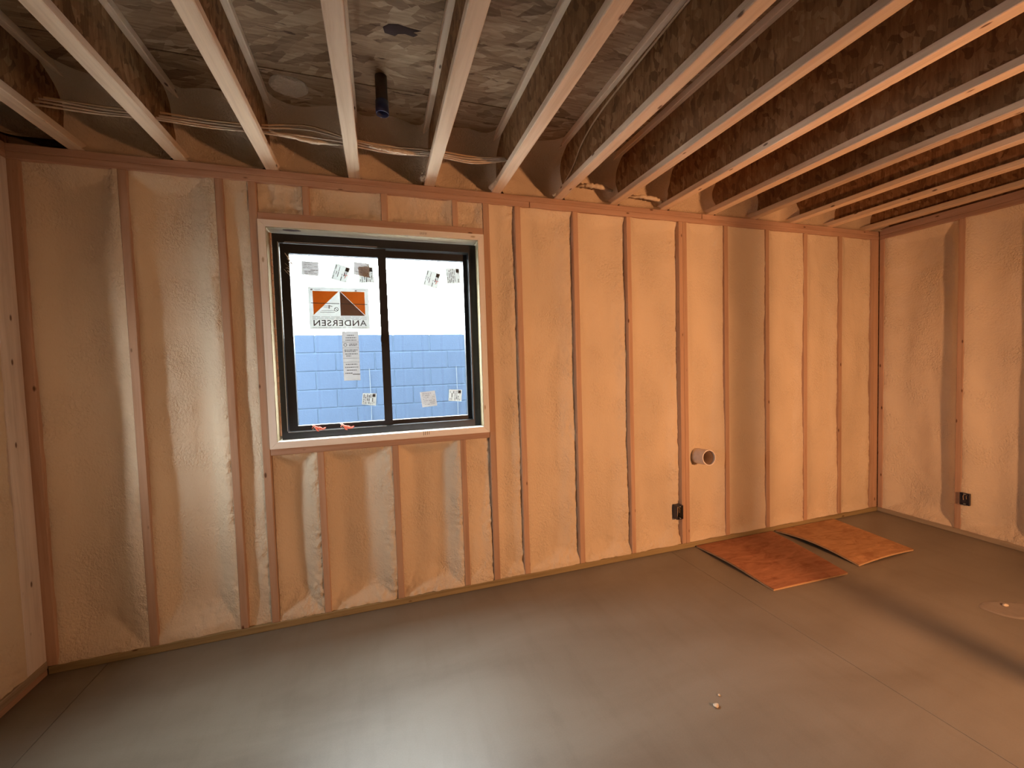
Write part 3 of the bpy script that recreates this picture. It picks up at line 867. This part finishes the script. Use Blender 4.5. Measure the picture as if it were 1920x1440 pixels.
for v in (0.30, 0.27, 0.24, 0.045):
    u = 0.05
    while u < 0.94:
        w = 0.05 + 0.12 * rnd.random(); fine.append([(u, v), (min(0.95, u + w), v), (min(0.95, u + w), v - 0.009), (u, v - 0.009)]); u += w + 0.02
for v, ua, ub in ((0.56, 0.24, 0.32), (0.52, 0.24, 0.33), (0.45, 0.20, 0.42), (0.41, 0.18, 0.42), (0.945, 0.1, 0.2), (0.955, 0.80, 0.95)):
    fine.append([(ua, v), (ub, v), (ub, v - 0.010), (ua, v - 0.010)])
fine.append([(0.04, 0.955), (0.075, 0.955), (0.075, 0.92), (0.04, 0.92)]); fine.append([(0.77, 0.95), (0.80, 0.95), (0.80, 0.915), (0.77, 0.915)])
fine += [[(0.32, 0.575), (0.34, 0.575), (0.34, 0.49), (0.32, 0.49)], [(0.34, 0.57), (0.385, 0.55), (0.385, 0.535), (0.34, 0.55)]]
poly_part('print', fine, 'ink_pale')
b3 = bmesh.new()
cx, cz = G(0.445, 0.475)
for k in range(16):
    t0, t1 = 2 * math.pi * k / 16, 2 * math.pi * (k + 1) / 16
    quad_at(b3, [(cx + math.cos(t) * r, cz + math.sin(t) * r) for t, r in ((t0, 0.0115), (t1, 0.0115), (t1, 0.0088), (t0, 0.0088))], GY - 0.0011, GY - 0.0007)
quad_at(b3, [(cx - 0.008, cz + 0.006), (cx - 0.006, cz + 0.008), (cx + 0.008, cz - 0.006), (cx + 0.006, cz - 0.008)], GY - 0.0011, GY - 0.0007)
obj('print', b3, M['ink'], root)
cu = bpy.data.curves.new('lettering', 'FONT'); cu.body = 'ANDERSEN'; cu.size = 0.040; cu.align_x = 'CENTER'; cu.align_y = 'CENTER'; cu.extrude = 0.0002; cu.offset = 0.0004; cu.space_character = 1.12
to = bpy.data.objects.new('lettering_src', cu); COL.objects.link(to)
bpy.context.view_layer.update()
me = bpy.data.meshes.new_from_object(to.evaluated_get(bpy.context.evaluated_depsgraph_get()))
bpy.data.objects.remove(to)
xs = [v.co.x for v in me.vertices]; ys = [v.co.y for v in me.vertices]
sx = 0.88 * gw / (max(xs) - min(xs)); sy = 0.142 * gh / (max(ys) - min(ys)); mx_, my_ = (max(xs) + min(xs)) / 2, (max(ys) + min(ys)) / 2
tx, tz = G(0.505, 0.148)
for v in me.vertices:
    x, y, z = v.co
    v.co = (tx - (x - mx_) * sx, GY - 0.0010 + z, tz + (y - my_) * sy)
me.materials.clear(); me.materials.append(M['ink'])
place('lettering', me, root)

# cobweb in the corner of the left pane
root = empty('cobweb', (-0.45, 0.07, 2.0), 'dusty white cobweb in the upper left window corner', 'cobweb')
b_ = bmesh.new(); rnd = random.Random(3)
for k in range(16):
    a = Vector((-0.475 + 0.03 * rnd.random(), 0.071, 2.06 - 0.11 * rnd.random())); c = Vector((-0.425 + 0.03 * rnd.random(), 0.072 + 0.008 * rnd.random(), 2.03 - 0.12 * rnd.random()))
    tube(b_, [a, (a + c) / 2 + Vector((0, 0, -0.006)), c], 0.0006 + 0.0008 * rnd.random(), 4)
obj('threads', b_, M['web'], root)

# red scraps in the sash track
def scrap(x, z, label, seed):
    rnd = random.Random(seed)
    root = empty('plastic_scrap', (x, 0.062, z), label, 'scrap', 'red plastic scraps in the window track')
    b_ = bmesh.new()
    for k in range(3):
        x0 = x - 0.028 + k * 0.018; p = []
        for i in range(5):
            p.append((x0 + i * 0.009, 0.0565 + 0.003 * rnd.random(), z + 0.010 + (0.016 if k == 0 else 0.006) * math.sin(i * 1.3 + k) - i * 0.0012))
        tube(b_, p, 0.004, 6, True, [0.002, 0.0055, 0.005, 0.0055, 0.002])
    obj('curl', b_, M['red'], root, True)
    b_ = bmesh.new(); tube(b_, [(x - 0.03, 0.0568, z + 0.03), (x - 0.012, 0.0562, z + 0.012), (x - 0.026, 0.0565, z + 0.002)], 0.002, 6); obj('pale_edge', b_, M['web'], root)
scrap(-0.345, FZ0 + 0.044, 'crumpled red plastic scrap in the window track near the left jamb', 1)
scrap(-0.195, FZ0 + 0.040, 'pointed red plastic scrap in the window track nearer the centre bar', 2)

# ------------------------------------------------------------------ outside: block retaining wall
wall_out = struct('wall_outside', boxbm(-3.2, 4.4, 2.4075, 2.60, -0.6, 1.79), M['mortar'], 'blue grey concrete block retaining wall outside the window')
bl = mesh_of('block', boxbm(0.004, 0.402, 0.0, 0.15, 0.004, 0.196, bev=0.006), M['block'])
rows = 9
for r_ in range(rows):
    z = 1.80 - 0.2 * (r_ + 1)
    off = -2.27 + (0.203 if r_ % 2 else 0.0)
    for k in range(12):
        place('block', bl, wall_out, (off + k * 0.406, 2.40 + 0.003 * random.random(), z))
bm = boxbm(-60, 60, 0.18, 2.41, -0.7, -0.05); struct('ground_outside', bm, M['ground'])
bm = boxbm(-60, XL - 0.18, -60, 0.18, -0.7, -0.05); struct('ground_patio', bm, M['ground'])
for x, lab in ((-0.102, 'thin pale rod against the block wall seen through the left pane'), (0.874, 'thin pale rod against the block wall seen through the right pane')):
    b_ = bmesh.new(); tube(b_, [(x, 2.385, 0.7), (x + 0.004, 2.385, 1.1), (x, 2.387, 1.42)], 0.0035, 8)  # thin upright tubes draw the pale lines at the block wall
    tag(obj('line', b_, M['line'], None), lab, 'line')

# ------------------------------------------------------------------ pvc pipe through the wall
root = empty('pvc_pipe', (2.256, 0.0, 0.675), 'short white plastic pipe sticking out of the foam wall', 'pipe')
def hollow(b_, c0, c1, ro, ri, seg=32):
    c0, c1 = Vector(c0), Vector(c1); d = (c1 - c0).normalized()
    a = d.cross(Vector((0, 0, 1))).normalized(); b2 = d.cross(a)
    R = []
    for c, r in ((c0, ro), (c1, ro), (c1, ri), (c0, ri)):
        R.append([b_.verts.new(c + (a * math.cos(t) + b2 * math.sin(t)) * r) for t in [2 * math.pi * k / seg for k in range(seg)]])
    for p, q in ((0, 1), (1, 2), (2, 3), (3, 0)):
        for k in range(seg): b_.faces.new((R[p][k], R[p][(k + 1) % seg], R[q][(k + 1) % seg], R[q][k]))
b_ = bmesh.new(); hollow(b_, (2.262, 0.125, 0.672), (2.252, -0.098, 0.690), 0.057, 0.050); obj('pipe_wall', b_, M['pvc'], root, False)
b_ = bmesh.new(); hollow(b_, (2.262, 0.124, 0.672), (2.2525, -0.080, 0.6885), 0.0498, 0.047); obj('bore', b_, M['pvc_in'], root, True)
b_ = bmesh.new(); tube(b_, [(2.262, 0.10, 0.674), (2.2625, 0.104, 0.674)], 0.048, 24); obj('inner_end', b_, M['dark'], root)  # dark disc stands for the shade deep in the pipe

# ------------------------------------------------------------------ electrical boxes
def elec_box(name, x0, x1, y0, y1, z0, z1, face, label):
    root = empty(name, ((x0 + x1) / 2, (y0 + y1) / 2, z0), label, 'outlet box', 'open electrical boxes in the walls')
    b_ = bmesh.new(); t = 0.003
    if face == 'y':
        box(b_, x0, x0 + t, y0, y1, z0, z1); box(b_, x1 - t, x1, y0, y1, z0, z1)
        box(b_, x0 + t, x1 - t, y0, y1, z0, z0 + t); box(b_, x0 + t, x1 - t, y0, y1, z1 - t, z1); box(b_, x0 + t, x1 - t, y1 - t, y1, z0 + t, z1 - t)
    else:
        box(b_, x0, x1, y0, y0 + t, z0, z1); box(b_, x0, x1, y1 - t, y1, z0, z1)
        box(b_, x0, x1, y0 + t, y1 - t, z0, z0 + t); box(b_, x0, x1, y0 + t, y1 - t, z1 - t, z1); box(b_, x1 - t, x1, y0 + t, y1 - t, z0 + t, z1 - t)
    obj('housing', b_, M['box'], root)
    b_ = bmesh.new(); rnd = random.Random(len(label))
    for k in range(2):
        if face == 'y':
            cx = x0 + 0.016 + 0.018 * k; p = [(cx, y1 - 0.006, z1 - 0.012), (cx + 0.006, y0 + 0.020, z1 - 0.030), (cx + 0.004, y0 + 0.022, (z0 + z1) / 2 - 0.01 * k)]
        else:
            cy = y0 + 0.018 + 0.018 * k; p = [(x1 - 0.004, cy, z1 - 0.012), (x0 + 0.010, cy + 0.004, z1 - 0.028), (x0 + 0.011, cy + 0.002, (z0 + z1) / 2 - 0.01 * k)]
        tube(b_, p, 0.0022, 6)
    obj('wires', b_, M['cable_y'], root)
    for zz in (z0 + 0.006, z1 - 0.010):
        b_ = bmesh.new()
        if face == 'y': box(b_, (x0 + x1) / 2 - 0.006, (x0 + x1) / 2 + 0.006, y0 - 0.001, y0 + 0.012, zz, zz + 0.005)
        else: box(b_, x0 - 0.001, x0 + 0.012, (y0 + y1) / 2 - 0.006, (y0 + y1) / 2 + 0.006, zz, zz + 0.005)
        obj('screw_tab', b_, M['ink_pale'], root)
elec_box('outlet_box', 2.0375, 2.0915, -0.012, 0.06, 0.232, 0.334, 'y', 'dark outlet box on the double stud below the white pipe')
elec_box('outlet_box', XR - 0.020, XR - 0.001, -0.6165, -0.5615, 0.240, 0.330, 'x', 'dark outlet box beside a stud on the right wall')
# ------------------------------------------------------------------ plywood offcuts on the floor
def ply(corners, zfun, th, mat, label):
    """corners: far-left, near-left, near-right, far-right on the floor; zfun(u, v) underside height"""
    fl, nl, nr, fr = [Vector((*c, 0)) for c in corners]
    c = (fl + nl + nr + fr) / 4
    root = empty('plywood_offcut', (c.x, c.y, 0), label, 'plywood', 'plywood offcuts on the floor')
    n = 16
    def P(u, v):
        p = (fl * (1 - u) + fr * u) * (1 - v) + (nl * (1 - u) + nr * u) * v
        return Vector((p.x, p.y, zfun(u, v) + 0.0006))
    b_ = bmesh.new(); b2 = bmesh.new()
    g = [[b_.verts.new(P(i / n, j / n) + Vector((0, 0, th))) for i in range(n + 1)] for j in range(n + 1)]
    h = [[b_.verts.new(P(i / n, j / n) + Vector((0, 0, th - 0.003))) for i in range(n + 1)] for j in range(n + 1)]
    k = [[b2.verts.new(P(i / n, j / n) + Vector((0, 0, th - 0.0031))) for i in range(n + 1)] for j in range(n + 1)]
    l = [[b2.verts.new(P(i / n, j / n)) for i in range(n + 1)] for j in range(n + 1)]
    for bmx, A, B in ((b_, g, h), (b2, k, l)):
        for j in range(n):
            for i in range(n):
                bmx.faces.new((A[j][i], A[j][i + 1], A[j + 1][i + 1], A[j + 1][i])); bmx.faces.new((B[j][i], B[j + 1][i], B[j + 1][i + 1], B[j][i + 1]))
        rim = [(0, i) for i in range(n)] + [(j, n) for j in range(n)] + [(n, n - i) for i in range(n)] + [(n - j, 0) for j in range(n)]
        for q in range(len(rim)):
            a, b = rim[q], rim[(q + 1) % len(rim)]
            bmx.faces.new((A[a[0]][a[1]], A[b[0]][b[1]], B[b[0]][b[1]], B[a[0]][a[1]]))
    obj('face_veneer', b_, M[mat], root, False); obj('core_ply', b2, M['ply_edge'], root, False)
    return root
ply([(2.205, -0.012), (2.200, -0.655), (2.800, -0.675), (2.945, -0.014)],
    lambda u, v: 0.016 * math.sin(math.pi * min(1, v * 1.1)) * (1 - u) ** 2 + 0.006 * u * math.sin(math.pi * v), 0.012, 'ply_red', 'dark reddish plywood offcut on the floor nearer the white pipe')
ply([(2.985, -0.012), (2.975, -0.63), (3.560, -0.612), (3.640, -0.012)],
    lambda u, v: 0.030 * math.sin(math.pi * min(1, v)) * (1 - u) ** 1.5 + 0.010 * math.sin(math.pi * u) * v, 0.012, 'ply_tan', 'lighter tan plywood offcut on the floor nearer the right wall')

# ------------------------------------------------------------------ pipe stub through the subfloor
root = empty('pipe_stub', (0.066, -0.42, 2.60), 'dark pipe stub with a daylight glint painted blue on its end, hanging below the subfloor', 'pipe')
b_ = bmesh.new(); hollow(b_, (0.066, -0.42, ZS - 0.001), (0.066, -0.4201, 2.635), 0.027, 0.023, 24); obj('pipe_wall', b_, M['abs'], root, True)
b_ = bmesh.new(); hollow(b_, (0.066, -0.4201, 2.656), (0.066, -0.4202, 2.598), 0.030, 0.0272, 24); obj('blue_glint_ring', b_, M['blue'], root, True)  # added ring: reflected blue daylight put into the pipe end's colour

# ------------------------------------------------------------------ cables through the joist webs
def bez(pts, n=12):
    out = []
    P = [Vector(p) for p in pts]
    for i in range(len(P) - 1):
        p0 = P[max(i - 1, 0)]; p1 = P[i]; p2 = P[i + 1]; p3 = P[min(i + 2, len(P) - 1)]
        for k in range(n):
            t = k / n
            out.append(0.5 * ((2 * p1) + (-p0 + p2) * t + (2 * p0 - 5 * p1 + 4 * p2 - p3) * t * t + (-p0 + 3 * p1 - 3 * p2 + p3) * t ** 3))
    out.append(P[-1]); return out
jm = [x + FW / 2 for x in JX]
def cable(label, zs, y, mat, end):
    pts = [(XL - 0.045, y, zs[0])]
    for k in range(5):
        pts.append((jm[k], y + 0.006 * math.sin(k * 2 + y * 90), zs[1 + 2 * k]))
        pts.append(((jm[k] + jm[k + 1]) / 2, y, zs[2 + 2 * k]))
    pts += end
    b_ = bmesh.new(); tube(b_, bez(pts), 0.0042, 8)
    tag(obj('cable', b_, M[mat], None, True), label, 'cable', 'cables through the joist webs')
E5 = jm[5]
def zrow(base, bulge):
    sag = [0.0, 0.004, -0.004, 0.0, -0.004, 0.0, bulge, 0.0, -0.010, 0.0, -0.012]
    drift = [0.0, 0.0, 0.0, 0.0, 0.0, 0.002, 0.0, -0.004, -0.008, -0.008, -0.006]
    return [base + a + d for a, d in zip(sag, drift)]
cable('topmost tan cable arching high between two joists', zrow(2.588, 0.030), CY + 0.035, 'cable_y', [(E5 - 0.02, CY + 0.035, 2.586), (E5 - 0.006, CY + 0.042, 2.592)])
cable('second cream cable just under the topmost one', zrow(2.566, 0.022), CY + 0.015, 'cable', [(E5 - 0.02, CY + 0.018, 2.572), (E5 - 0.006, CY + 0.024, 2.578)])
cable('middle cream cable of the bundle across the joists', zrow(2.543, 0.002), CY - 0.005, 'cable', [(E5 - 0.02, CY, 2.557), (E5 - 0.006, CY + 0.006, 2.563)])
cable('lowest cream cable sagging under the bundle', zrow(2.523, -0.006), CY - 0.025, 'cable', [(E5 - 0.02, CY - 0.018, 2.541), (E5 - 0.006, CY - 0.012, 2.548)])
# foam crust on the lowest cable
lump('foam_crust', [(-0.44, CY - 0.03, 2.532), (-0.36, CY - 0.03, 2.522), (-0.26, CY - 0.03, 2.512), (-0.14, CY - 0.03, 2.514)], [0.004, 0.008, 0.011, 0.006], parent=wall_back, seed=31)
lump('foam_crust', [(0.0, CY - 0.03, 2.524), (0.09, CY - 0.03, 2.516), (0.17, CY - 0.03, 2.514), (0.25, CY - 0.03, 2.518)], [0.004, 0.011, 0.012, 0.005], parent=wall_back, seed=37)
# one cable stapled along a joist web
wxx = jm[6] - 0.011
b_ = bmesh.new(); tube(b_, bez([(wxx, -0.10, 2.515), (wxx, -0.24, 2.565), (wxx, -0.36, 2.640), (wxx, -0.56, 2.690), (wxx, -0.90, 2.712), (wxx, -1.30, 2.722), (wxx, -2.4, 2.725)]), 0.0042, 8)
tag(obj('cable', b_, M['cable_y'], None, True), 'single tan cable climbing along the web of a joist', 'cable')

# ------------------------------------------------------------------ crumbs on the floor
def crumb(x, y, r, label, seed):
    b_ = bmesh.new(); bmesh.ops.create_icosphere(b_, subdivisions=2, radius=r)
    for v_ in b_.verts:
        s = 1 + 0.55 * noise.noise((v_.co.x / r * 0.9 + seed, v_.co.y / r * 0.9, v_.co.z / r * 0.9))
        v_.co = Vector((v_.co.x * s * 1.2, v_.co.y * s, v_.co.z * s * 0.6))
    zm = min(v_.co.z for v_ in b_.verts)
    for v_ in b_.verts: v_.co += Vector((x, y, -zm))
    tag(obj('foam_crumb', b_, M['foam'], None, True), label, 'crumb', 'foam crumbs on the floor')
crumb(1.238, -1.205, 0.010, 'pale foam crumb lying alone in the middle of the floor', 1)
crumb(1.290, -1.165, 0.005, 'tiny foam speck just behind the larger floor crumb', 5)
crumb(3.215, -1.205, 0.011, 'pale foam crumb on the chipped oval floor patch', 8)

# ------------------------------------------------------------------ work light and steel column, out of view to the right
LP = Vector((2.47, -3.45, 1.22))
root = empty('work_light', (LP.x, LP.y - 0.12, 0), 'yellow halogen work light on a tripod stand', 'work light')
b_ = bmesh.new(); tube(b_, [(LP.x, LP.y - 0.12, 0.25), (LP.x, LP.y - 0.12, LP.z - 0.09)], 0.014, 12); obj('pole', b_, M['steel_grey'], root, True)
for k in range(3):
    a = 2 * math.pi * k / 3 + 0.4
    b_ = bmesh.new(); tube(b_, [(LP.x, LP.y - 0.12, 0.45), (LP.x + 0.35 * math.cos(a), LP.y - 0.12 + 0.35 * math.sin(a), 0.011)], 0.010, 8); obj('leg', b_, M['steel_grey'], root, True)
b_ = bmesh.new(); ring(b_, LP.x - 0.13, LP.x + 0.13, LP.z - 0.09, LP.z + 0.09, 0.01, 0.01, 0.01, 0.01, LP.y - 0.10, LP.y + 0.0)
box(b_, LP.x - 0.13, LP.x + 0.13, LP.y - 0.13, LP.y - 0.10, LP.z - 0.09, LP.z + 0.09); obj('housing', b_, M['yellow'], root)
mt, nt, bb = new_mat('halogen_bulb'); bb.inputs['Base Color'].default_value = (1, 0.8, 0.6, 1); bb.inputs['Emission Color'].default_value = (1, 0.52, 0.26, 1); bb.inputs['Emission Strength'].default_value = 5.0
b_ = bmesh.new(); tube(b_, [(LP.x - 0.06, LP.y - 0.06, LP.z), (LP.x + 0.06, LP.y - 0.06, LP.z)], 0.006, 10); obj('bulb', b_, mt, root, True)
ld = bpy.data.lights.new('work_light_beam', 'SPOT')
ld.color = (1.0, 0.46, 0.20); ld.energy = 425; ld.spot_size = math.radians(116); ld.spot_blend = 1.0; ld.shadow_soft_size = 0.085
lo = bpy.data.objects.new('work_light_beam', ld); COL.objects.link(lo)
lo.location = LP + Vector((0, 0.02, 0))
lo.rotation_euler = (Vector((2.2, 0.0, 0.85)) - lo.location).to_track_quat('-Z', 'Y').to_euler()

root = empty('support_column', (2.538, -2.55, 0), 'round steel support column from floor to joists', 'column')
b_ = bmesh.new(); tube(b_, [(2.538, -2.55, 0.012), (2.538, -2.55, ZJ - 0.012)], 0.034, 24); obj('shaft', b_, M['steel'], root, True)
for z0 in (0.0005, ZJ - 0.0125):
    obj('plate', boxbm(2.42, 2.62, -2.65, -2.45, z0, z0 + 0.0115), M['steel'], root)
